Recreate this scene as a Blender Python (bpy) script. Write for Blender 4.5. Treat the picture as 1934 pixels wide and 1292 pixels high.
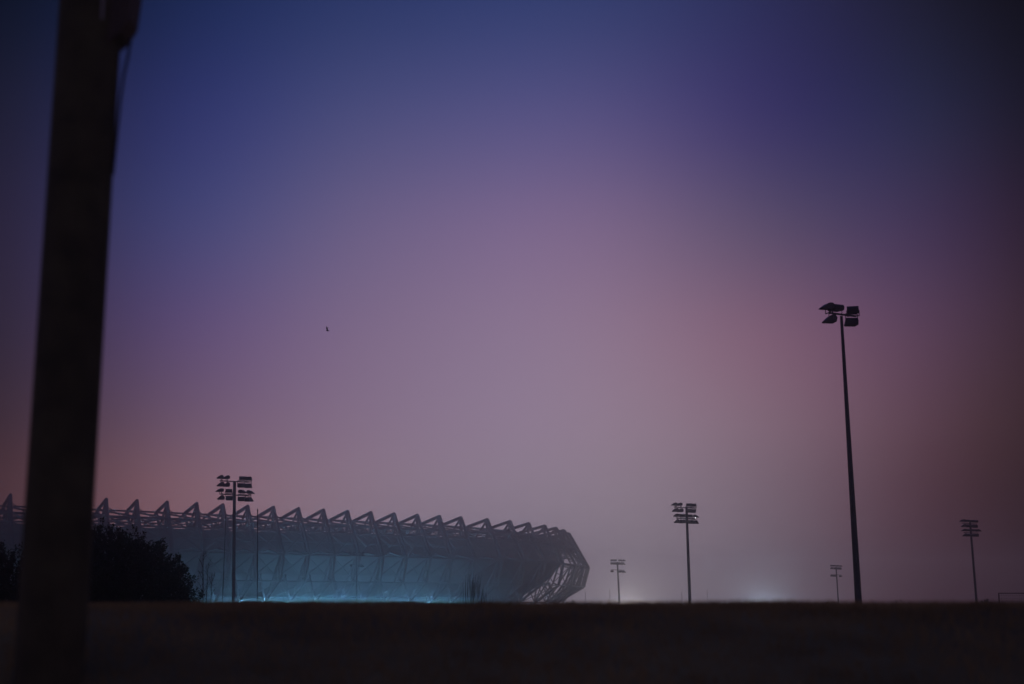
import bpy, bmesh, math, random
import numpy as np
from mathutils import Vector, Matrix

for o in list(bpy.data.objects):
    bpy.data.objects.remove(o)
SC = bpy.context.scene
COL = SC.collection
RNG = random.Random(7)

# ------------------------------------------------------------------ camera
EYE = 1.6
FPX = 3057.0                       # focal length in pixels of the 1934 px wide photograph
TH = math.atan(492.0 / FPX)        # camera tilts up by about 9 degrees
cam_d = bpy.data.cameras.new('camera')
cam = bpy.data.objects.new('camera', cam_d)
COL.objects.link(cam)
cam.location = (0, 0, EYE)
cam.rotation_euler = (math.pi / 2 + TH, 0, 0)
cam_d.sensor_width = 36
cam_d.lens = FPX / 1934 * 36
cam_d.clip_start = 0.05
cam_d.clip_end = 6000
cam_d.dof.use_dof = True
cam_d.dof.focus_distance = 300
cam_d.dof.aperture_fstop = 1.5
SC.camera = cam
SC.view_settings.view_transform = 'Standard'
SC.view_settings.look = 'None'
SC.view_settings.exposure = 0
SC.view_settings.gamma = 1
SC.view_settings.use_curve_mapping = False
SC.render.engine = 'CYCLES'
cy = SC.cycles
cy.max_bounces = 6
cy.diffuse_bounces = 2
cy.glossy_bounces = 1
cy.transmission_bounces = 2
cy.volume_bounces = 1
cy.use_denoising = True
cy.use_adaptive_sampling = False
try:
    cy.denoiser = 'OPENIMAGEDENOISE'
except Exception:
    pass

def ray(px, py):
    u = (px - 967.0) / FPX
    v = (646.0 - py) / FPX
    return Vector((u, math.cos(TH) - math.sin(TH) * v, math.sin(TH) + math.cos(TH) * v))

def at(px, py, d):
    """point of the place d metres ahead of the camera, measured off the photograph"""
    r = ray(px, py)
    return Vector((0, 0, EYE)) + r * (d / r.y)

# ------------------------------------------------------------------ night sky
# sky colours (sRGB) by bearing and height: blue above, rosy city glow low down ahead
SKY_X = [10, 310, 630, 970, 1220, 1510, 1730, 1904]
SKY_Y = [0, 200, 400, 600, 800, 920, 1120]
SKY = [
    [(26,30,48), (30,28,52), (42,38,62), (52,42,62), (62,46,58), (76,53,62), (80,58,66)],
    [(29,39,74), (42,48,96), (62,62,108), (84,70,108), (102,80,104), (118,88,100), (118,90,104)],
    [(44,56,102), (70,72,118), (96,88,128), (116,98,130), (128,108,130), (130,110,126), (128,112,126)],
    [(54,62,110), (82,80,128), (116,99,137), (134,114,142), (139,121,143), (134,120,137), (132,120,134)],
    [(54,58,104), (76,72,118), (112,94,128), (134,110,134), (138,118,136), (132,117,131), (134,122,132)],
    [(38,42,76), (50,48,90), (80,68,100), (112,84,106), (118,94,110), (110,92,106), (104,92,106)],
    [(34,34,56), (46,42,76), (62,52,84), (88,64,88), (92,68,82), (78,57,70), (72,54,64)],
    [(25,23,31), (32,28,46), (46,36,56), (64,46,62), (64,45,53), (60,41,47), (52,38,42)],
]
SKY_GAIN = np.array([
    [(0.928,0.720,0.841), (0.773,0.600,0.701), (0.842,1.009,1.014), (1.109,0.963,0.908), (0.662,0.684,0.660), (1.300,0.976,0.741), (1.495,1.122,0.852)],
    [(0.957,1.242,0.913), (0.674,0.855,1.262), (0.977,1.108,1.407), (1.246,1.170,1.314), (1.173,1.126,1.354), (2.000,1.622,1.302), (2.300,1.865,1.497)],
    [(0.778,1.126,1.139), (1.363,1.223,1.145), (1.206,1.165,1.070), (1.143,1.094,1.073), (1.277,1.238,1.151), (1.419,1.351,1.216), (1.631,1.553,1.398)],
    [(0.992,0.866,1.040), (1.147,1.133,1.167), (1.207,1.135,1.090), (1.175,1.185,1.152), (1.220,1.200,1.220), (1.311,1.341,1.289), (1.508,1.542,1.483)],
    [(1.160,1.019,1.162), (1.021,1.091,1.092), (1.410,1.310,1.178), (1.302,1.271,1.177), (1.277,1.279,1.234), (1.313,1.324,1.231), (1.395,1.406,1.303)],
    [(0.600,0.985,0.897), (0.637,0.738,0.925), (0.998,0.975,0.960), (1.280,1.055,0.963), (1.473,1.454,1.340), (1.385,1.478,1.440), (1.475,1.530,1.447)],
    [(2.000,1.846,1.796), (2.000,1.188,2.000), (0.896,1.067,1.434), (1.472,1.295,1.454), (1.618,1.535,1.443), (0.909,0.664,0.689), (1.681,0.820,0.639)],
    [(2.000,1.395,0.600), (0.979,0.701,0.700), (0.653,0.787,0.803), (1.207,1.119,1.137), (0.907,0.748,0.616), (0.879,0.648,0.600), (0.912,0.600,0.600)]])  # GAINLINE

def lin(c):
    c = np.asarray(c, float) / 255.0
    return np.where(c <= 0.04045, c / 12.92, ((c + 0.055) / 1.055) ** 2.4)

def build_world():
    tab = lin(SKY) * SKY_GAIN
    pts = []
    for i, x in enumerate(SKY_X):
        for j, y in enumerate(SKY_Y):
            r = ray(x, y).normalized()
            pts.append((math.degrees(math.atan2(r.x, r.y)), math.degrees(math.asin(r.z)), tab[i, j]))
    pa_ = np.array([p[0] for p in pts]); pe_ = np.array([p[1] for p in pts]); pc_ = np.log(np.array([p[2] for p in pts]))
    A = np.linspace(-19, 19, 39)
    E = np.linspace(0, 22, 23)
    G = np.zeros((len(A), len(E), 3))
    for ia, a in enumerate(A):                       # local linear fit of the log colour
        for ie, e in enumerate(E):
            w = np.exp(-0.5 * (((pa_ - a) / 3.2) ** 2 + ((pe_ - e) / 1.9) ** 2)) + 1e-6
            X = np.stack([np.ones_like(pa_), pa_ - a, pe_ - e], 1)
            G[ia, ie] = np.linalg.solve(X.T @ (X * w[:, None]) + np.diag([0, .02, .02]), X.T @ (pc_ * w[:, None]))[0]
    G = np.exp(G)
    K = 3
    FA = np.zeros((K, len(A), 3)); FE = np.zeros((K, len(E), 3))
    rs = np.random.RandomState(3)
    for c in range(3):
        V = G[:, :, c]
        W = 0.5 + np.exp(-0.5 * ((A[:, None] - np.array([-9, 1, 10])[None, :]) / 8.0) ** 2)
        H = np.repeat(V.mean(0)[None, :], K, 0) * (1 + 0.2 * rs.rand(K, 1))
        for it in range(4000):
            H *= (W.T @ V) / (W.T @ W @ H + 1e-9)
            W *= (V @ H.T) / (W @ (H @ H.T) + 1e-9)
        s = H.max(1, keepdims=True)
        FE[:, :, c] = H / s
        FA[:, :, c] = (W * s.T).T
    w = bpy.data.worlds.new('World'); SC.world = w; w.use_nodes = True
    nt = w.node_tree; nt.nodes.clear(); N = nt.nodes; L = nt.links
    geo = N.new('ShaderNodeTexCoord')
    sep = N.new('ShaderNodeSeparateXYZ'); L.new(geo.outputs['Generated'], sep.inputs[0])
    az = N.new('ShaderNodeMath'); az.operation = 'ARCTAN2'
    L.new(sep.outputs['X'], az.inputs[0]); L.new(sep.outputs['Y'], az.inputs[1])
    el = N.new('ShaderNodeMath'); el.operation = 'ARCSINE'; L.new(sep.outputs['Z'], el.inputs[0])
    def rng(src, lo, hi):
        m = N.new('ShaderNodeMapRange'); m.clamp = True
        L.new(src, m.inputs['Value'])
        m.inputs['From Min'].default_value = math.radians(lo)
        m.inputs['From Max'].default_value = math.radians(hi)
        return m.outputs['Result']
    LO = 80.0
    fa = rng(az.outputs[0], -LO, LO)
    fe = rng(el.outputs[0], 0, 22)
    def ramp(src, pos, cols):
        r = N.new('ShaderNodeValToRGB'); r.color_ramp.interpolation = 'LINEAR'
        e = r.color_ramp.elements
        for i, (p, c) in enumerate(zip(pos, cols)):
            q = e[i] if i < 2 else e.new(min(max(p, 0), 1))
            q.position = min(max(p, 0), 1)
            q.color = (float(c[0]), float(c[1]), float(c[2]), 1)
        L.new(src, r.inputs[0])
        return r.outputs['Color']
    tot = None
    for k in range(K):
        pa = [0.0] + [(a + LO) / (2 * LO) for a in np.linspace(-19, 19, 27)] + [1.0]
        ca = np.stack([np.interp(np.linspace(-19, 19, 27), A, FA[k, :, c]) for c in range(3)], 1)
        edge = ca.mean(0)                           # out of view the sky runs on at the mean of what is in view
        ca = np.concatenate([edge[None], ca, edge[None]])
        oa = ramp(fa, pa, ca)
        pe = list(E / 22.0)
        oe = ramp(fe, pe, FE[k])
        m = N.new('ShaderNodeVectorMath'); m.operation = 'MULTIPLY'
        L.new(oa, m.inputs[0]); L.new(oe, m.inputs[1])
        if tot is None:
            tot = m.outputs[0]
        else:
            ad = N.new('ShaderNodeVectorMath'); ad.operation = 'ADD'
            L.new(tot, ad.inputs[0]); L.new(m.outputs[0], ad.inputs[1]); tot = ad.outputs[0]
    bg = N.new('ShaderNodeBackground'); bg.inputs['Strength'].default_value = 1.0
    L.new(tot, bg.inputs['Color'])
    out = N.new('ShaderNodeOutputWorld'); L.new(bg.outputs[0], out.inputs['Surface'])
    w.cycles.sampling_method = 'MANUAL'
    w.cycles.sample_map_resolution = 512
build_world()

# ------------------------------------------------------------------ helpers
def tag(o, label=None, cat=None, group=None, kind=None):
    if label: o['label'] = label
    if cat: o['category'] = cat
    if group: o['group'] = group
    if kind: o['kind'] = kind
    return o

def empty(name, loc=(0, 0, 0)):
    o = bpy.data.objects.new(name, None); COL.objects.link(o)
    o.location = loc; o.empty_display_size = 0.2
    return o

def link_mesh(name, me, mat, parent=None):
    o = bpy.data.objects.new(name, me); COL.objects.link(o)
    if mat and not me.materials: me.materials.append(mat)
    if parent:
        o.parent = parent
        o.matrix_parent_inverse = Matrix.Translation(parent.matrix_basis.to_translation()).inverted() @ Matrix.Identity(4) if False else Matrix.Identity(4)
    return o

class MB:
    """collects verts and faces (world coordinates) for one mesh; origin is subtracted when built"""
    def __init__(s): s.v = []; s.f = []
    def tube(s, a, b, ra, rb=None, n=6, cap=True):
        rb = ra if rb is None else rb
        a = Vector(a); b = Vector(b); d = (b - a)
        if d.length < 1e-6: return
        d.normalize()
        t = Vector((0, 0, 1)) if abs(d.z) < 0.9 else Vector((1, 0, 0))
        x = d.cross(t).normalized(); y = d.cross(x)
        k = len(s.v)
        for (p, r) in ((a, ra), (b, rb)):
            for i in range(n):
                q = 2 * math.pi * i / n
                s.v.append(p + x * (r * math.cos(q)) + y * (r * math.sin(q)))
        for i in range(n):
            j = (i + 1) % n
            s.f.append((k + i, k + j, k + n + j, k + n + i))
        if cap:
            s.f.append(tuple(k + i for i in range(n))[::-1]); s.f.append(tuple(k + n + i for i in range(n)))
    def path(s, pts, radii, n=6):
        for i in range(len(pts) - 1):
            s.tube(pts[i], pts[i + 1], radii[i], radii[i + 1], n, True)
    def box(s, c, ex, ey, ez, X=Vector((1,0,0)), Y=Vector((0,1,0)), Z=Vector((0,0,1))):
        c = Vector(c); k = len(s.v)
        for sx in (-1, 1):
            for sy in (-1, 1):
                for sz in (-1, 1):
                    s.v.append(c + X * (sx * ex / 2) + Y * (sy * ey / 2) + Z * (sz * ez / 2))
        for f in ((0,1,3,2),(4,6,7,5),(0,4,5,1),(2,3,7,6),(0,2,6,4),(1,5,7,3)):
            s.f.append(tuple(k + i for i in f))
    def prism(s, prof, w, M):
        """profile (u,z) extruded along v by width w, moved by matrix M"""
        n = len(prof); k = len(s.v)
        for sv in (-w / 2, w / 2):
            for (u, z) in prof: s.v.append(M @ Vector((u, sv, z)))
        s.f.append(tuple(k + i for i in range(n))); s.f.append(tuple(k + n + i for i in range(n))[::-1])
        for i in range(n):
            j = (i + 1) % n
            s.f.append((k + j, k + i, k + n + i, k + n + j))
    def quad(s, a, b, c, d):
        k = len(s.v); s.v += [Vector(a), Vector(b), Vector(c), Vector(d)]; s.f.append((k, k+1, k+2, k+3))
    def build(s, name, mat, parent=None, origin=(0, 0, 0), smooth=False):
        o0 = Vector(origin)
        me = bpy.data.meshes.new(name)
        me.from_pydata([tuple(v - o0) for v in s.v], [], s.f); me.update()
        if smooth:
            for p in me.polygons: p.use_smooth = True
        o = bpy.data.objects.new(name, me); COL.objects.link(o)
        if mat: me.materials.append(mat)
        if parent: o.parent = parent
        else: o.location = o0
        return o

def mat(name, col, rough=0.7, metal=0.0, noise=0.25, scale=8.0, bump=0.0, col2=None, transl=0.0, emit=None, emit_s=0.0):
    m = bpy.data.materials.new(name); m.use_nodes = True
    nt = m.node_tree; N = nt.nodes; L = nt.links
    b = N['Principled BSDF']; b.inputs['Roughness'].default_value = rough; b.inputs['Metallic'].default_value = metal
    tc = N.new('ShaderNodeTexCoord'); nz = N.new('ShaderNodeTexNoise')
    nz.inputs['Scale'].default_value = scale; nz.inputs['Detail'].default_value = 5
    L.new(tc.outputs['Object'], nz.inputs['Vector'])
    cr = N.new('ShaderNodeValToRGB')
    a = tuple(x * (1 - noise) for x in col); c2 = col2 or tuple(min(1, x * (1 + noise)) for x in col)
    cr.color_ramp.elements[0].color = (*a, 1); cr.color_ramp.elements[1].color = (*c2, 1)
    cr.color_ramp.elements[0].position = 0.3; cr.color_ramp.elements[1].position = 0.7
    L.new(nz.outputs['Fac'], cr.inputs[0]); L.new(cr.outputs[0], b.inputs['Base Color'])
    if bump:
        bp = N.new('ShaderNodeBump'); bp.inputs['Strength'].default_value = bump
        L.new(nz.outputs['Fac'], bp.inputs['Height']); L.new(bp.outputs[0], b.inputs['Normal'])
    if emit:
        b.inputs['Emission Color'].default_value = (*emit, 1); b.inputs['Emission Strength'].default_value = emit_s
    if transl:
        tr = N.new('ShaderNodeBsdfTranslucent'); mx = N.new('ShaderNodeMixShader'); mx.inputs[0].default_value = transl
        L.new(cr.outputs[0], tr.inputs[0]); L.new(b.outputs[0], mx.inputs[1]); L.new(tr.outputs[0], mx.inputs[2])
        L.new(mx.outputs[0], N['Material Output'].inputs['Surface'])
    return m

M_steel = mat('dark_galvanised_steel', (0.05, 0.05, 0.055), 0.55, 0.2, 0.2, 3)
M_truss = mat('weathered_truss_paint', (0.045, 0.05, 0.055), 0.6, 0.0, 0.15, 0.6)
M_head = mat('floodlight_black_casing', (0.035, 0.035, 0.038), 0.5, 0.0, 0.2, 6)
M_glass = mat('unlit_lamp_glass', (0.05, 0.05, 0.055), 0.5, 0.0, 0.05, 6)
M_clad = mat('grey_profiled_cladding', (0.08, 0.085, 0.09), 0.6, 0.0, 0.12, 0.25)
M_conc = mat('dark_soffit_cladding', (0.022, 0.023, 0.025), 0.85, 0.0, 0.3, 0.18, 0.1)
M_wall = mat('rendered_wall', (0.085, 0.085, 0.085), 0.8, 0.0, 0.15, 0.5)
M_wood = mat('weathered_wood', (0.09, 0.08, 0.036), 0.85, 0.0, 0.3, 5, 0.3)
M_box = mat('dark_plastic_box', (0.09, 0.065, 0.04), 0.6, 0.0, 0.2, 20)
M_pale = mat('weathered_metal_strip', (0.34, 0.31, 0.28), 0.5, 0.3, 0.2, 20)
M_cable = mat('black_cable', (0.03, 0.03, 0.03), 0.6)
M_soil = mat('rough_field_ground', (0.26, 0.195, 0.08), 0.95, 0.0, 0.4, 0.6, 0.3, (0.38, 0.285, 0.115))
M_grass = mat('dry_winter_grass', (0.42, 0.29, 0.12), 0.8, 0.0, 0.3, 1.2, 0, (0.58, 0.40, 0.17), 0.55)
M_leaf = mat('dark_evergreen_leaf', (0.035, 0.045, 0.022), 0.6, 0.0, 0.35, 1.5, 0, None, 0.15)
M_bark = mat('dark_bark', (0.05, 0.04, 0.032), 0.9, 0.0, 0.4, 10)
M_white = mat('white_goal_paint', (0.5, 0.5, 0.5), 0.5, 0.0, 0.1, 5)
M_bird = mat('dark_feathers', (0.06, 0.06, 0.065), 0.8)
M_lit = mat('lit_lamp_lens', (0.8, 0.8, 0.8), 0.3, emit=(0.8, 0.95, 1.0), emit_s=0.6)
M_lit2 = mat('lit_mast_lens', (0.8, 0.8, 0.8), 0.3, emit=(0.95, 0.93, 1.0), emit_s=5.0)

# ------------------------------------------------------------------ ground
def gz(x, y):
    def sm(a, b, t):
        t = min(max((t - a) / (b - a), 0), 1); return t * t * (3 - 2 * t)
    yy = y + 0.25 * math.sin(x * 0.45 + 1.0)
    z = 1.565 * sm(3.0, 10.2, yy)
    z -= 1.3 * sm(11, 45, y) + 1.3 * sm(45, 200, y) + 1.3 * sm(200, 420, y) + 0.5 * sm(420, 700, y)
    near = math.exp(-((y - 9) / 9) ** 2)
    z += near * (0.004 * math.sin(x * 1.9 + y * 0.8) + 0.003 * math.sin(x * 4.3 - y * 1.7))
    return z

def build_ground():
    xs = [-1650, -1000, -600, -350, -200, -120, -70, -40, -24, -15] + [-10 + 0.5 * i for i in range(41)] + [15, 24, 40, 70, 120, 200, 350, 600, 1000, 1650]
    ys = [-550, -300, -120, -40, -15, -5, 0] + [0.5 * i for i in range(1, 41)] + [22, 25, 30, 36, 45, 60, 80, 110, 150, 200, 260, 330, 420, 520, 620, 720, 900, 1200, 1650]
    v = [(x, y, gz(x, y)) for y in ys for x in xs]
    n = len(xs)
    f = [(j * n + i, j * n + i + 1, (j + 1) * n + i + 1, (j + 1) * n + i) for j in range(len(ys) - 1) for i in range(n - 1)]
    me = bpy.data.meshes.new('ground'); me.from_pydata(v, [], f); me.update()
    for p in me.polygons: p.use_smooth = True
    me.materials.append(M_soil)
    o = bpy.data.objects.new('ground', me); COL.objects.link(o); tag(o, kind='structure')
build_ground()

def build_grass():
    r = random.Random(11); v = []; f = []
    for i in range(60000):
        y = r.uniform(5.2, 13.0); hw = 0.36 * y + 0.8
        x = r.uniform(-hw, hw)
        z = gz(x, y) - 0.01
        h = r.uniform(0.035, 0.065) * (1 + 0.15 * math.sin(x * 2.1 + y))
        a = r.uniform(0, 6.283); w = r.uniform(0.003, 0.006)
        lx = r.gauss(0, 0.35) * h; ly = r.gauss(0, 0.35) * h
        dx = math.cos(a) * w; dy = math.sin(a) * w
        k = len(v)
        v += [(x - dx, y - dy, z), (x + dx, y + dy, z), (x + lx * 0.45 + dx * .7, y + ly * .45 + dy * .7, z + h * .6), (x + lx * 0.45 - dx * .7, y + ly * .45 - dy * .7, z + h * .6), (x + lx, y + ly, z + h)]
        f += [(k, k + 1, k + 2, k + 3), (k + 3, k + 2, k + 4)]
    me = bpy.data.meshes.new('grass'); me.from_pydata(v, [], f); me.update(); me.materials.append(M_grass)
    o = bpy.data.objects.new('grass', me); COL.objects.link(o)
    tag(o, 'short dry brown grass along the crest of the dark foreground bank', 'grass', kind='stuff')
build_grass()

# ------------------------------------------------------------------ stadium
TX = [-98, -39, 20, 79.5, 140, 201, 259, 316, 372, 421.5, 468.5, 517, 564.5, 611.5, 657, 701, 745, 789, 830.5, 871, 921, 964, 999, 1029.5, 1051, 1066, 1075]
TY = [930, 932.5, 935, 937.6, 940.3, 943, 945.7, 948.3, 951, 953.5, 956, 958, 960.3, 963, 965.5, 968, 970.2, 972.8, 975, 977.4, 981, 984.5, 988.5, 993, 997, 1001.5, 1007]
PHI = [27, 27, 27, 27, 27, 27, 28, 29, 31, 34, 35, 36, 36, 37, 38, 38.5, 39, 40, 41, 43, 45, 48, 53, 60, 68, 76, 84]
I0 = 5
def stadium_plan():
    n = len(TX); P = [None] * n
    P[I0] = at(TX[I0], TY[I0], 585.0)
    for i in range(I0 + 1, n):
        t = math.tan(math.radians(0.5 * (PHI[i - 1] + PHI[i]))); p = P[i - 1]
        r = ray(TX[i], TY[i]); k = r.x / r.y
        dx = (k * p.y - p.x) / (1 - k * t)
        P[i] = at(TX[i], TY[i], p.y + dx * t)
    for i in range(I0 - 1, -1, -1):
        t = math.tan(math.radians(0.5 * (PHI[i + 1] + PHI[i]))); p = P[i + 1]
        r = ray(TX[i], TY[i]); k = r.x / r.y
        dx = (k * p.y - p.x) / (1 - k * t)
        P[i] = at(TX[i], TY[i], p.y + dx * t)
    ph = list(PHI)
    for a in (98, 112):          # the bowl curves on round the back
        q = math.radians(0.5 * (ph[-1] + a))
        p = P[-1]
        P.append(Vector((p.x + 12.5 * math.cos(q), p.y + 12.5 * math.sin(q), p.z)))
        ph.append(a)
    return P, ph
SP, SPHI = stadium_plan()

def build_stadium():
    g0 = -2.8
    base = Vector((SP[12].x, SP[12].y + 20, g0))
    root = empty('stadium', base)
    tag(root, 'large misty stadium bowl with saw-toothed steel roof trusses and teal-lit base', 'stadium')
    n = len(SP)
    def pt(i, r, f):
        q = math.radians(SPHI[i]); nx, ny = math.sin(q), -math.cos(q)
        p = SP[i]
        z = EYE + f * (p.z - EYE) if f is not None else g0
        return Vector((p.x + nx * r, p.y + ny * r, z))
    A = (0, 1.0); K = (9, .5); Lw = (6.6, .22); B = (-13, .915); Nn = (-8.5, .745); Pp = (-0.8, .745)
    A2 = (-1.3, .945); K2 = (6.9, .5); L2 = (3.9, .255); F = (-5.4, 0.0); FG = (-6.2, None)
    def lerp(a, b, t): return (a[0] + (b[0] - a[0]) * t, a[1] + (b[1] - a[1]) * t)
    for i in range(n):
        m = MB()
        def mem(a, b, r): m.tube(pt(i, *a), pt(i, *b), r, n=6)
        mem(A, K, .60); mem(K, Lw, .68); mem(Lw, F, .55); mem(F, FG, .45)
        mem(A2, K2, .30); mem(K2, L2, .42)
        for t in (.2, .45, .7, .9): mem(lerp(A, K, t), lerp(A2, K2, t), .16)
        mem(lerp(K, Lw, .5), lerp(K2, L2, .5), .2); mem(K, K2, .4)
        mem(L2, Lw, .3); mem(L2, (-3, .02), .28)
        mem(A, B, .68); mem(B, Nn, .58); mem(A, Nn, .46); mem(A, Pp, .58)
        mem(B, (-30, .79), .36)
        mem(Pp, Nn, .25); mem((-4.6, .84), Pp, .2)
        mem(F, K2, .34); mem(F, (-10.0, .30), .3); mem(K2, (-3.2, .56), .24)
        mem(lerp(A2, K2, .5), (-1, .745), .22)
        m.build('truss_frame', M_truss, root, base)
    # ring beams and bracing, bay by bay
    rings = [(B, .36), ((-9.2, .84), .3), ((-8.6, .765), .24), ((.6, .84), .2), (K, .34), (Lw, .28), (lerp(A, K, .5), .24), (F, .3)]
    for i in range(n - 1):
        for (c, r) in rings:
            m = MB(); m.tube(pt(i, *c), pt(i + 1, *c), r, n=6); m.build('ring_beam', M_truss, root, base)
        m = MB()
        def br(a, b, r, i0=i, i1=i + 1): m.tube(pt(i0, *a), pt(i1, *b), r, n=5)
        Q = (0.6, .84)
        for c, r in ((B, .34), ((-9.2, .84), .32), ((-8.6, .765), .3), ((-17, .86), .28), ((-21, .80), .26), ((-14, .77), .26)):
            br(c, Q, r)
        br(Q, Nn, .28); br((-8.6, .765), (-0.5, .76), .26)
        br(K2, L2, .2); br(L2, K2, .2)
        br(lerp(A, K, .5), K, .17); br(K, lerp(A, K, .5), .17); br(A2, lerp(A2, K2, .5), .14); br(lerp(A2, K2, .5), (-1, .745), .14)
        br(Lw, F, .2); br(F, Lw, .18); br(F, (-9, .29), .18)
        br(K2, (-3.2, .55), .18); br(lerp(A, K, .5), (-3.2, .62), .2); br((-3.2, .64), lerp(A, K, .7), .2); br(Pp, lerp(A, K, .5), .22); br(lerp(A, K, .35), (-2, .70), .2); br(L2, FG, .2); br(FG, lerp(Lw, F, .5), .2)
        br((-17, .86), (-17, .86), .26); br((-24, .82), (-24, .82), .24); br((-17, .86), (-9.2, .84), .24); br((-9.2, .84), (-17, .77), .24)
        m.build('bracing', M_truss, root, base)
        # solid body: roof sheet, upper wall, raked underside of the seating
        def strip(name, prof, mt, th):
            m = MB()
            for (a, b) in zip(prof[:-1], prof[1:]):
                q0, q1, q2, q3 = pt(i, *a), pt(i + 1, *a), pt(i + 1, *b), pt(i, *b)
                nn = (q1 - q0).cross(q3 - q0).normalized() * th
                m.quad(q0, q1, q2, q3); m.quad(q0 + nn, q3 + nn, q2 + nn, q1 + nn)
                m.quad(q0, q0 + nn, q1 + nn, q1); m.quad(q3, q2, q2 + nn, q3 + nn)
            return m.build(name, mt, root, base)
        strip('roof_panel', [(-3.4, .742), (-33, .70)], M_clad, -.35)
        strip('wall_panel', [(-3.5, .735), (-3.5, .545)], M_clad, .25)
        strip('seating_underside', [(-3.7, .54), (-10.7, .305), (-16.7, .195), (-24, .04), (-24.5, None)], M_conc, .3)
        if i <= 20:
            strip('plinth_wall', [(-10.0, .045), (-10.0, None)], M_wall, .3)
            m = MB()
            m.tube(pt(i, -9.9, .05), pt(i + 1, -9.9, .05), .2, n=4)
            m.build('coping', M_wall, root, base)
    # uplights at the frame feet
    power = {0: .55, 1: .55, 2: .55, 3: .55, 4: .55, 5: .55, 6: .6, 7: .6, 8: .65, 9: .9, 10: 1.5, 11: 2.1, 12: 2.6, 13: 2.9, 14: 3.0, 15: 2.9, 16: 2.8, 17: 2.6, 18: 2.4, 19: 2.1, 20: 1.7}
    for i, pw in power.items():
        p = pt(i, -4.6, .012)
        m = MB(); m.box(p, .9, .6, .5); h = m.build('uplight', M_head, root, base)
        m = MB(); m.box(p + Vector((0, -.05, .30)), .7, .5, .08); m.build('lens', M_lit, h, base)
        ld = bpy.data.lights.new('uplight_lamp', 'POINT'); ld.energy = LAMP_W * 1.6 * pw; ld.color = (0.23, 0.62, 1.0)
        ld.shadow_soft_size = .4
        lo = bpy.data.objects.new('uplight_lamp', ld); COL.objects.link(lo); lo.parent = h
        lo.location = p + Vector((0, 0, .9)) - base
    # added wash lamps along the plinth, put in to brighten the low seating underside
    for i in range(0, 20, 2):
        pw = power[i] + power[i + 1]
        a, b = pt(i, -11.0, .05), pt(min(i + 2, 20), -11.0, .05)
        c = a.lerp(b, .5); t = (b - a).normalized(); inw = Vector((-t.y, t.x, 0))
        if inw.dot(pt(i, -20, .05) - a) < 0: inw = -inw
        m = MB(); m.tube(a + Vector((0, 0, .25)), b + Vector((0, 0, .25)), .18, n=5); h = m.build('added_wash_strip', M_head, root, base)
        ld = bpy.data.lights.new('added_wash_lamp', 'AREA'); ld.shape = 'RECTANGLE'; ld.size = (b - a).length * .95; ld.size_y = .6
        ld.energy = LAMP_W * .035 * pw; ld.color = (0.23, 0.60, 1.0)
        lo = bpy.data.objects.new('added_wash_lamp', ld); COL.objects.link(lo); lo.parent = h
        zdir = -(inw * math.cos(math.radians(38)) + Vector((0, 0, math.sin(math.radians(38))))).normalized()   # lamps shine along -Z
        ydir = zdir.cross(t)
        lo.matrix_local = Matrix.Translation(c + Vector((0, 0, .9)) - base) @ Matrix((t, ydir, zdir)).transposed().to_4x4()
LAMP_W = 5000.0
build_stadium()

# ------------------------------------------------------------------ floodlight masts
HEAD_PROF = [(-.16, 0), (.60, 0), (.62, .05), (.22, .34), (.10, .38), (-.10, .37), (-.22, .22)]
def head_mesh(kind, w=.76):
    m = MB(); m.prism(HEAD_PROF, w, Matrix.Identity(4))
    me = bpy.data.meshes.new('floodlight'); me.from_pydata([tuple(v) for v in m.v], [], m.f); me.update()
    me.materials.append(M_head); return me
def glass_mesh(w=.76):
    m = MB(); m.box((.22, 0, -.012), .66, w - .08, .02)
    me = bpy.data.meshes.new('lens'); me.from_pydata([tuple(v) for v in m.v], [], m.f); me.update()
    me.materials.append(M_glass); return me
def bracket_mesh(w=.76, up=True):
    m = MB(); s = -1 if up else 1
    zc = .12
    z1 = -.26 if up else .60
    for sv in (-1, 1):
        m.tube((.1, sv * (w / 2 + .02), zc), (.1, sv * (w / 2 + .02), z1), .03, n=4)
    m.tube((.1, -w / 2 - .02, z1), (.1, w / 2 + .02, z1), .035, n=4)
    me = bpy.data.meshes.new('bracket'); me.from_pydata([tuple(v) for v in m.v], [], m.f); me.update()
    me.materials.append(M_steel); return me
ME_HEAD = head_mesh('f'); ME_GLASS = glass_mesh(); ME_BU = bracket_mesh(up=True); ME_BD = bracket_mesh(up=False)

def child(name, me, parent, loc=(0, 0, 0), rz=0, sc=1.0, ry=0):
    o = bpy.data.objects.new(name, me); COL.objects.link(o); o.parent = parent
    o.location = loc; o.rotation_euler = (0, ry, rz); o.scale = (sc, sc, sc)
    return o

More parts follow.
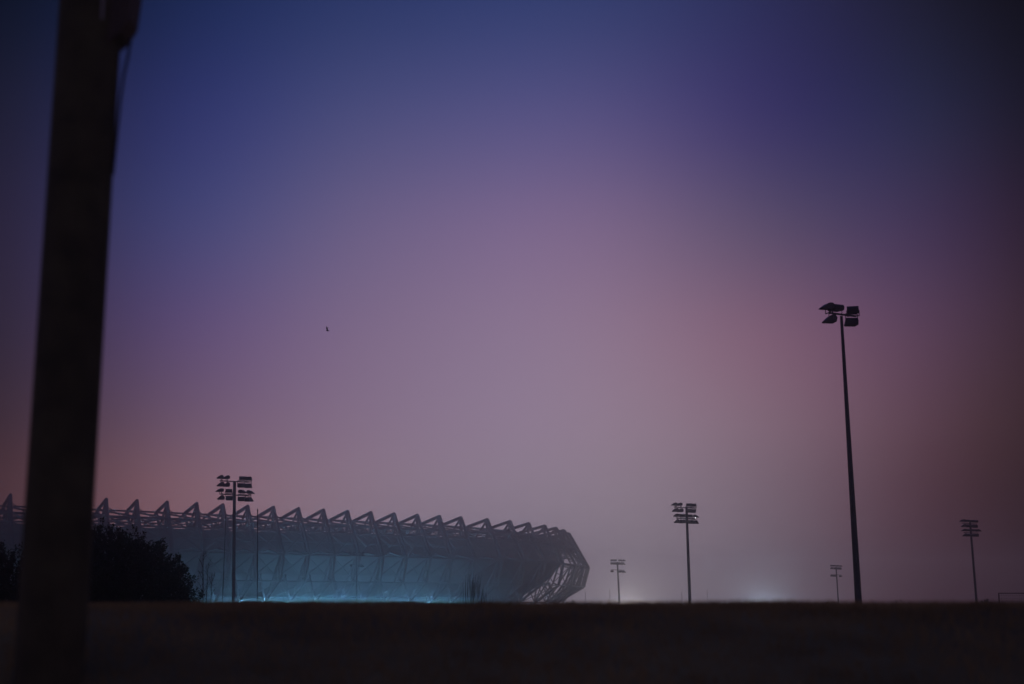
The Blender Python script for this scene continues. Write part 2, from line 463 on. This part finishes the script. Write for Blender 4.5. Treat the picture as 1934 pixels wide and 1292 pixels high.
GROUP_M = 'floodlight masts on the playing fields'
def mast(label, xb, xt, yt, d, r0, r1, arms, lit=None, detail=True, sc=1.0):
    """arms: list of (y_px, x_left, x_right, [(x_px, up, yaw_deg)...]); all measured off the photograph at distance d"""
    top = at(xt, yt, d); b1 = at(xb, 1138, d)
    dirv = (top - b1).normalized()
    zg = gz(b1.x, d) - .1
    bot = b1 - dirv * ((b1.z - zg) / dirv.z)
    root = empty('floodlight_mast', bot); tag(root, label, 'floodlight', GROUP_M)
    m = MB(); m.tube(bot, top, r0, r1, n=10)
    m.build('pole', M_steel, root, bot, smooth=False)
    m = MB(); m.tube(bot, bot + dirv * .35, r0 * 1.7, r0 * 1.7, n=8); m.build('base_plate', M_steel, root, bot)
    for (yl, yr, xl, xr, heads) in arms:
        a = at(xl, yl, d) ; b = at(xr, yr, d)
        m = MB(); m.tube(a, b, .07 * sc, n=6); m.build('crossarm', M_steel, root, bot)
        for (x, up, yaw) in heads:
            t = (x - xl) / (xr - xl)
            c = a.lerp(b, t)
            z = (.27 if up else -.61) * sc
            isl = lit and abs(x - lit[0]) < 1 and up == lit[1] and abs(yl - lit[2]) < 1
            h = child('floodlight', ME_HEAD, root, c + Vector((0, 0, z)) - bot, math.radians(yaw), sc)
            if not up: h.scale.z = sc * 1.25
            if detail:
                child('bracket', ME_BU if up else ME_BD, h)
                gl = child('lens', ME_GLASS, h)
                if isl:
                    bead = MB(); bead.tube((.1, 0, -.03), (.1, 0, -.15), .065, .05, n=8)
                    e = bead.build('lit_lens', M_lit2, h)
                    e['label'] = 'small bright lit lens'
    return root

ABOVE, BELOW = True, False
# left mast in front of the stadium
mast('thick floodlight mast with two dense rows of lamps rising in front of the stadium', 441, 443, 909, 209, .22, .2,
     [(908, 911, 415, 470, [(419, 1, 190), (430, 1, 200), (458, 1, 92), (468, 1, 86), (420, 0, 200), (431, 0, 195), (455, 0, 90), (468, 0, 84)]),
      (933, 937, 415, 472, [(418, 1, 205), (432, 1, 100), (455, 1, -15), (470, 1, -5), (421, 0, 185), (433, 0, 95), (456, 0, 85), (468, 0, 60)])], sc=1.12)
mast('floodlight mast with one small bright lens, midway between the stadium end and the tall mast', 1303, 1296.5, 957, 263, .27, .2,
     [(958, 960, 1274, 1313, [(1276, 1, 185), (1285, 1, 195), (1302, 1, 95), (1310, 1, 85), (1278, 0, 195), (1287, 0, 190), (1302, 0, 90), (1309, 0, 86)]),
      (979, 981, 1277, 1314, [(1281, 1, 150), (1290, 1, 100), (1303, 1, 88), (1312, 1, -10), (1281, 0, 170), (1290, 0, 120), (1304, 0, 60), (1311, 0, 50)])],
     lit=(1312, True, 979), sc=1.15)
mast('tallest and nearest floodlight mast with five separate lamps against the purple sky', 1621.5, 1589, 597, 72, .165, .065,
     [(591, 597.5, 1565, 1617, [(1567, 1, 195), (1583, 1, 118), (1611, 1, 75), (1572, 0, 188), (1609, 0, 95)])], sc=.68)
mast('floodlight mast near the right edge fading into the maroon dusk', 1844.5, 1832, 985, 316, .24, .2,
     [(988, 990, 1816, 1845, [(1820, 1, 190), (1828, 1, 120), (1837, 1, 90), (1843, 1, 85), (1822, 0, 180), (1829, 0, 100), (1836, 0, 90), (1842, 0, 85)]),
      (1006, 1007, 1820, 1848, [(1823, 1, 180), (1830, 1, 100), (1838, 1, 88), (1846, 1, 20), (1824, 0, 170), (1830, 0, 95), (1838, 0, 90), (1844, 0, 80)])], detail=False, sc=1.15)
mast('pale distant floodlight mast just right of the stadium end, beside a warm ground glow', 1170, 1166, 1061.5, 505, .34, .25,
     [(1061.5, 1062, 1153, 1179, [(1156, 1, 90), (1162, 1, 90), (1171, 1, 60), (1177, 1, 10), (1156, 0, 90), (1162, 0, 95), (1170, 0, 60), (1176, 0, 10)]),
      (1076, 1077, 1154, 1179, [(1156, 0, 90), (1171, 0, 70), (1177, 0, 20)])], detail=False, sc=1.25)
mast('smallest faint floodlight mast close behind the foot of the tallest mast', 1583.5, 1579, 1070.5, 440, .19, .16,
     [(1071, 1072, 1569, 1589, [(1571, 1, 95), (1576, 1, 90), (1582, 1, 60), (1587, 1, 10), (1571, 0, 90), (1577, 0, 90), (1583, 0, 90), (1587, 0, 80)]),
      (1085, 1086, 1569, 1589, [(1571, 0, 90), (1576, 0, 90), (1587, 0, 60)])], detail=False, sc=.9)
mast('slender floodlight mast almost lost against the middle of the teal-lit stadium', 674, 672.5, 1047, 480, .2, .16,
     [(1046, 1047, 658, 688, [(661, 1, 100), (669, 1, 90), (679, 1, 90), (686, 1, 60), (662, 0, 90), (669, 0, 90), (680, 0, 90), (686, 0, 70)]),
      (1066, 1067, 660, 687, [(663, 0, 90), (678, 0, 80), (684, 0, 40)])], detail=False, sc=1.0)

# ------------------------------------------------------------------ thin poles and goals
def thin_pole(label, xb, xt, yt, d, r0, r1):
    top = at(xt, yt, d); b1 = at(xb, 1138, d); dv = (top - b1).normalized()
    zg = gz(b1.x, d) - .1; bot = b1 - dv * ((b1.z - zg) / dv.z)
    root = empty('net_pole', bot); tag(root, label, 'pole', 'thin poles in front of the stadium')
    m = MB(); m.tube(bot, top, r0, r1, n=8); m.build('shaft', M_steel, root, bot)
    m = MB(); m.tube(top, top + dv * .25, r1 * 1.5, r1 * .4, n=6); m.build('finial', M_steel, root, bot)
thin_pole('dark thin upright pole right of the thick mast, in front of the stadium', 486, 486.5, 965, 150, .05, .045)
thin_pole('very thin leaning pole left of the thick mast, in front of the stadium', 420, 426.5, 977, 170, .05, .03)

def rugby_goal(label, x0, x1, y0, y1, d):
    a = at(x0, 1138, d); b = at(x1, 1138, d); zg = gz(a.x, d)
    base = Vector(((a.x + b.x) / 2, d, zg)); root = empty('rugby_goal', base)
    tag(root, label, 'goal posts', 'rugby goals on the far pitches')
    for (p, xx, yy) in ((a, x0 - 1.5, y0), (b, x1 - 1.5, y1)):
        m = MB(); m.tube((p.x, d, zg - .05), at(xx, yy, d), .07, .06, n=8); m.build('upright', M_white, root, base)
    m = MB(); m.tube((a.x, d, EYE - .75), (b.x, d, EYE - .75), .06, n=8); m.build('crossbar', M_white, root, base)
rugby_goal('pair of thin rugby uprights left of the pale distant mast', 1107, 1153, 1118, 1112, 345)
rugby_goal('pair of thin rugby uprights either side of the mast with the lit lens', 1289, 1337, 1118, 1113.5, 345)

def football_goal():
    d = 225
    a = at(1886, 1120.5, d); zg = gz(a.x, d); w = 7.3; top = a.z
    base = Vector((a.x + w / 2, d, zg)); root = empty('football_goal', base)
    tag(root, 'dim football goal frame at the right edge of the field', 'goal')
    for x in (a.x, a.x + w):
        m = MB(); m.tube((x, d, zg - .05), (x, d, top), .06, n=8); m.build('post', M_steel, root, base)
        m = MB(); m.tube((x, d, top), (x + .35, d + .9, top - .25), .03, n=6); m.tube((x + .35, d + .9, top - .25), (x + .5, d + 1.9, zg), .03, n=6)
        m.build('net_stanchion', M_steel, root, base)
    m = MB(); m.tube((a.x - .06, d, top), (a.x + w + .06, d, top), .06, n=8); m.build('crossbar', M_steel, root, base)
    m = MB()
    for i in range(25):
        t = i / 24
        m.tube((a.x + w * t, d, top), (a.x + w * t + .4, d + .9, top - .3), .008, n=3, cap=False)
        m.tube((a.x + w * t + .4, d + .9, top - .3), (a.x + w * t + .5, d + 1.9, zg), .008, n=3, cap=False)
    for j in range(9):
        z = top - .3 - (top - .3 - zg) * j / 9; yy = d + .9 + 1.0 * j / 9
        m.tube((a.x + .4, yy, z), (a.x + w + .4, yy, z), .008, n=3, cap=False)
    nt = m.build('net', M_steel, root, base)
football_goal()

# ------------------------------------------------------------------ shrubs
def leaf(vv, ff, p, d, s, r):
    d = d.normalized()
    t = Vector((r.gauss(0, 1), r.gauss(0, 1), r.gauss(0, 1)))
    x = d.cross(t)
    if x.length < 1e-4: return
    x.normalize(); k = len(vv)
    nrm = d.cross(x) * (s * .12)
    vv += [p, p + d * s * .5 + x * s * .26 + nrm, p + d * s, p + d * s * .5 - x * s * .26 + nrm]
    ff += [(k, k + 1, k + 2, k + 3)]

def shrub(label, xc, d, rx, rz_px, seed, twigs=900, per=34, ls=.11, drop=.0, group='dark shrubs at the edge of the field'):
    r = random.Random(seed)
    sc = d / FPX
    c = at(xc, 1138, d); zg = gz(c.x, d)
    base = Vector((c.x, d, zg)); root = empty('leafy_shrub', base); tag(root, label, 'shrub', group)
    RX = rx * sc; RZ = (EYE + rz_px * sc) - zg
    st = MB(); vv = []; ff = []
    lump = [(r.uniform(0, 6.28), r.uniform(0.1, 1.4), r.uniform(.05, .13), r.uniform(.25, .5)) for _ in range(14)]
    stems = []
    for i in range(11):
        a = r.uniform(0, 6.28); e = r.uniform(.35, 1.4); L = .72
        tip = base + Vector((math.cos(a) * math.cos(e) * RX * L, math.sin(a) * math.cos(e) * RX * .8 * L, math.sin(e) * RZ * L))
        mid = base.lerp(tip, .5) + Vector((r.gauss(0, .1), r.gauss(0, .1), .25))
        b = base + Vector((r.gauss(0, .15), r.gauss(0, .15), -.1))
        st.path([b, mid, tip], [.09, .06, .025], 5); stems.append((b, mid, tip))
    for i in range(twigs):
        a = r.uniform(0, 6.283); sz = r.random(); e = math.asin(sz)
        f = 1.0
        for (la, le, am, w) in lump:
            da = math.atan2(math.sin(a - la), math.cos(a - la)) * math.cos(e); de = e - le
            f += am * math.exp(-(da * da + de * de) / (w * w)) - .012
        rad = r.random() ** .33
        rad = .35 + .65 * rad if r.random() < .9 else rad
        rad *= f * r.uniform(.93, 1.05)
        k = (abs(math.cos(e)) ** 2.35 + sz ** 2.35) ** (-1 / 2.35)
        D = k * Vector((math.cos(a) * math.cos(e) * RX, math.sin(a) * math.cos(e) * RX * .8, math.sin(e) * RZ))
        p1 = base + D * rad
        dd = (D.normalized() + Vector((r.gauss(0, .35), r.gauss(0, .35), r.uniform(.1, .7)))).normalized()
        ln = r.uniform(.3, .75)
        p0 = p1 - dd * ln
        if p0.z < zg + .05: p0.z = zg + .05
        st.tube(p0, p1, .012, .005, 3, False)
        for j in range(per):
            t = r.random() ** .7
            q = p0.lerp(p1, t) + Vector((r.gauss(0, .05), r.gauss(0, .05), r.gauss(0, .05)))
            if q.z < zg: continue
            leaf(vv, ff, q, dd + Vector((r.gauss(0, .8), r.gauss(0, .8), r.gauss(0, .6))), ls * r.uniform(.6, 1.3), r)
    st.build('stems', M_bark, root, base)
    m = MB(); m.v = vv; m.f = ff; m.build('foliage', M_leaf, root, base)

shrub('large rounded dark leafy shrub right of the foreground pole, before the stadium', 188, 62, 216, 138, 5, twigs=2800)
shrub('dark leafy shrub at the left edge, left of the foreground pole', -64, 68, 132, 150, 9, twigs=1400)

def bare(name, label, cat, xc, d, stems, seed, spread, group=None, twig=True):
    r = random.Random(seed); sc = d / FPX
    c = at(xc, 1138, d); zg = gz(c.x, d); base = Vector((c.x, d, zg)); root = empty(name, base); tag(root, label, cat, group)
    m = MB(); tw = MB()
    for (xb, xt, yt, rad) in stems:
        b = at(xb, 1138, d); b.z = zg - .05; t = at(xt, yt, d)
        b.y += r.uniform(-.4, .4); t.y += r.uniform(-.6, .6)
        mid = b.lerp(t, .5) + Vector((r.gauss(0, .04), 0, 0))
        m.path([b, mid, t], [rad, rad * .75, rad * .3], 5)
        if twig:
            for k in range(r.randint(6, 11)):
                s = r.uniform(.3, .98); p = b.lerp(mid, s * 2) if s < .5 else mid.lerp(t, s * 2 - 1)
                sgn = r.choice((-1, 1)); L = r.uniform(.2, .55) * (1.1 - s * .6)
                q = p + Vector((sgn * L * spread, r.gauss(0, .2) * L, L))
                tw.tube(p, q, rad * .35, rad * .12, 4, False)
                for kk in range(3):
                    p2 = p.lerp(q, r.uniform(.3, 1)); tw.tube(p2, p2 + Vector((r.gauss(0, .12), r.gauss(0, .1), r.uniform(.08, .2))), rad * .22, rad * .12, 3, False)
    so = m.build('stems', M_bark, root, base)
    if len(stems) > 6: so['kind'] = 'stuff'
    if twig: tw.build('twigs', M_bark, root, base)
bare('bare_sapling', 'thin bare sapling with forked stems at the right edge of the large shrub', 'sapling', 392, 62,
     [(391, 383, 1048, .03), (390, 394, 1064, .022), (396, 404, 1085, .02)], 3, .45)
rr = random.Random(21); ST = []
for i in range(46):
    xb = rr.gauss(887, 9); h = 55 * math.exp(-((xb - 888) / 17) ** 2) * rr.uniform(.55, 1.0) + 6
    ST.append((xb, xb + (xb - 880) * .45 + rr.gauss(2, 4), 1138 - h, .015))
bare('bare_shrub', 'taller tuft of thin bare upright stems before the stadium', 'shrub', 887, 95, ST, 4, .3, 'bare upright shrubs before the stadium', twig=False)
ST = []
for i in range(24):
    xb = rr.gauss(913, 7); h = 24 * math.exp(-((xb - 912) / 12) ** 2) * rr.uniform(.5, 1.0) + 4
    ST.append((xb, xb + (xb - 909) * .25 + rr.gauss(1, 2), 1138 - h, .012))
bare('bare_shrub', 'shorter tuft of bare stems right beside the taller tuft', 'shrub', 913, 97, ST, 5, .3, 'bare upright shrubs before the stadium', twig=False)

def far_bush(label, xc, d, rx, h, seed):
    shrub(label, xc, d, rx, h, seed, twigs=130, per=14, ls=.55, group='low bushes along the far edge of the fields')
far_bush('low faint bush at the foot of the stadium end', 1078, 560, 20, 4, 31)
far_bush('low faint bush left of the tallest mast, under the smallest mast', 1568, 560, 14, 4, 32)
far_bush('low flat bush on the skyline between the tallest mast and the right edge mast', 1700, 560, 26, 3, 33)
far_bush('low faint bush on the skyline right of the mast near the right edge', 1862, 450, 28, 4, 34)

# ------------------------------------------------------------------ foreground pole (out of focus)
def utility_pole():
    d = 8.0
    top = at(176, -60, d); b1 = at(101, 1137, d); dv = (top - b1).normalized()
    zg = gz(b1.x, d) - .15
    bot = b1 - dv * ((b1.z - zg) / dv.z)
    up = bot + dv * ((top - bot).length + 2.2)
    root = empty('utility_pole', bot); tag(root, 'thick dark blurred wooden pole with a box near its top, in the left foreground', 'utility pole')
    m = MB(); N = 9
    pts = [bot.lerp(up, i / (N - 1)) for i in range(N)]
    rad = [.168 - .014 * (i / (N - 1)) for i in range(N)]
    m.path(pts, rad, 20); m.build('shaft', M_wood, root, bot, smooth=False)
    side = Vector((1, 0, -dv.x)).normalized()
    c = at(228, 0, d)
    mm = MB()
    prof_pts = [(.0, -.24), (.075, -.17), (.115, -.10), (.13, .05), (.145, .45), (.0, .45)]
    cx = at(222, 12, d)
    k = len(mm.v)
    M = Matrix.Translation(cx) @ Matrix(((1, 0, 0, 0), (0, 1, 0, 0), (0, 0, 1, 0), (0, 0, 0, 1)))
    mm.prism([(u - .03, z) for (u, z) in prof_pts], .20, M)
    bx = mm.build('junction_box', M_box, root, bot)
    m = MB(); m.path([at(247, 70, d), at(242, 105, d), at(234, 140, d), at(227, 190, d), at(221, 250, d), at(213, 330, d)], [.008] * 6, 6)
    m.build('cable', M_cable, root, bot)
    m = MB(); a = at(193, 36, d - .19); b = at(196, -40, d - .19); m.tube(a, b, .007, n=6); m.build('conduit', M_pale, root, bot)
utility_pole()

# ------------------------------------------------------------------ bird
def bird():
    d = 150.0; c = at(618.6, 622.5, d); s = d / FPX
    root = empty('flying_bird', c); tag(root, 'tiny dark bird flying with wings raised in the open sky', 'bird')
    m = MB()
    pts = [Vector((-.15, .1, .02)), Vector((-.09, .06, .03)), Vector((0, 0, .02)), Vector((.09, -.06, 0)), Vector((.14, -.09, 0)), Vector((.19, -.12, -.01))]
    m.path([c + p + Vector((0, 0, -.12)) for p in pts], [.012, .045, .055, .045, .03, .008], 8)
    m.build('body', M_bird, root, c)
    for sg, tip in ((-1, Vector((-.05, -.25, .30))), (1, Vector((.06, .22, .26)))):
        w = MB(); mid = Vector((-.05 * 1, tip.y * .5, .12)); a0 = Vector((.07, 0, -.10)); a1 = Vector((-.06, 0, -.10))
        w.quad(c + a0, c + mid + Vector((.05, 0, 0)), c + mid + Vector((-.08, 0, -.02)), c + a1)
        w.quad(c + mid + Vector((.05, 0, 0)), c + tip + Vector((.02, 0, 0)), c + tip, c + mid + Vector((-.08, 0, -.02)))
        o = w.build('wing', M_bird, root, c)
        sd = o.modifiers.new('thickness', 'SOLIDIFY'); sd.thickness = .012
bird()

# ------------------------------------------------------------------ lamps beyond the bank whose glow hangs in the mist
def glow_lamp(px, d, col, watts):
    p = at(px, 1147, d)
    ld = bpy.data.lights.new('far_floodlight', 'POINT'); ld.energy = watts; ld.color = col; ld.shadow_soft_size = 1.2
    o = bpy.data.objects.new('far_floodlight', ld); COL.objects.link(o); o.location = p
glow_lamp(1186, 620, (1.0, .90, .84), 10500)
glow_lamp(1442, 640, (.66, .84, 1.0), 10500)

# ------------------------------------------------------------------ mist
def haze():
    m = MB(); m.box((0, 550, 22), 3500, 2400, 52)
    mt = bpy.data.materials.new('mist'); mt.use_nodes = True; N = mt.node_tree.nodes; N.clear()
    v = N.new('ShaderNodeVolumePrincipled'); v.inputs['Color'].default_value = (.90, .95, 1, 1)
    v.inputs['Density'].default_value = 0.00077; v.inputs['Anisotropy'].default_value = 0.92
    o = N.new('ShaderNodeOutputMaterial'); mt.node_tree.links.new(v.outputs[0], o.inputs['Volume'])
    h = m.build('haze', mt, None, (0, 0, 0)); tag(h, 'thin night mist hanging over the fields', 'mist', kind='stuff')
haze()
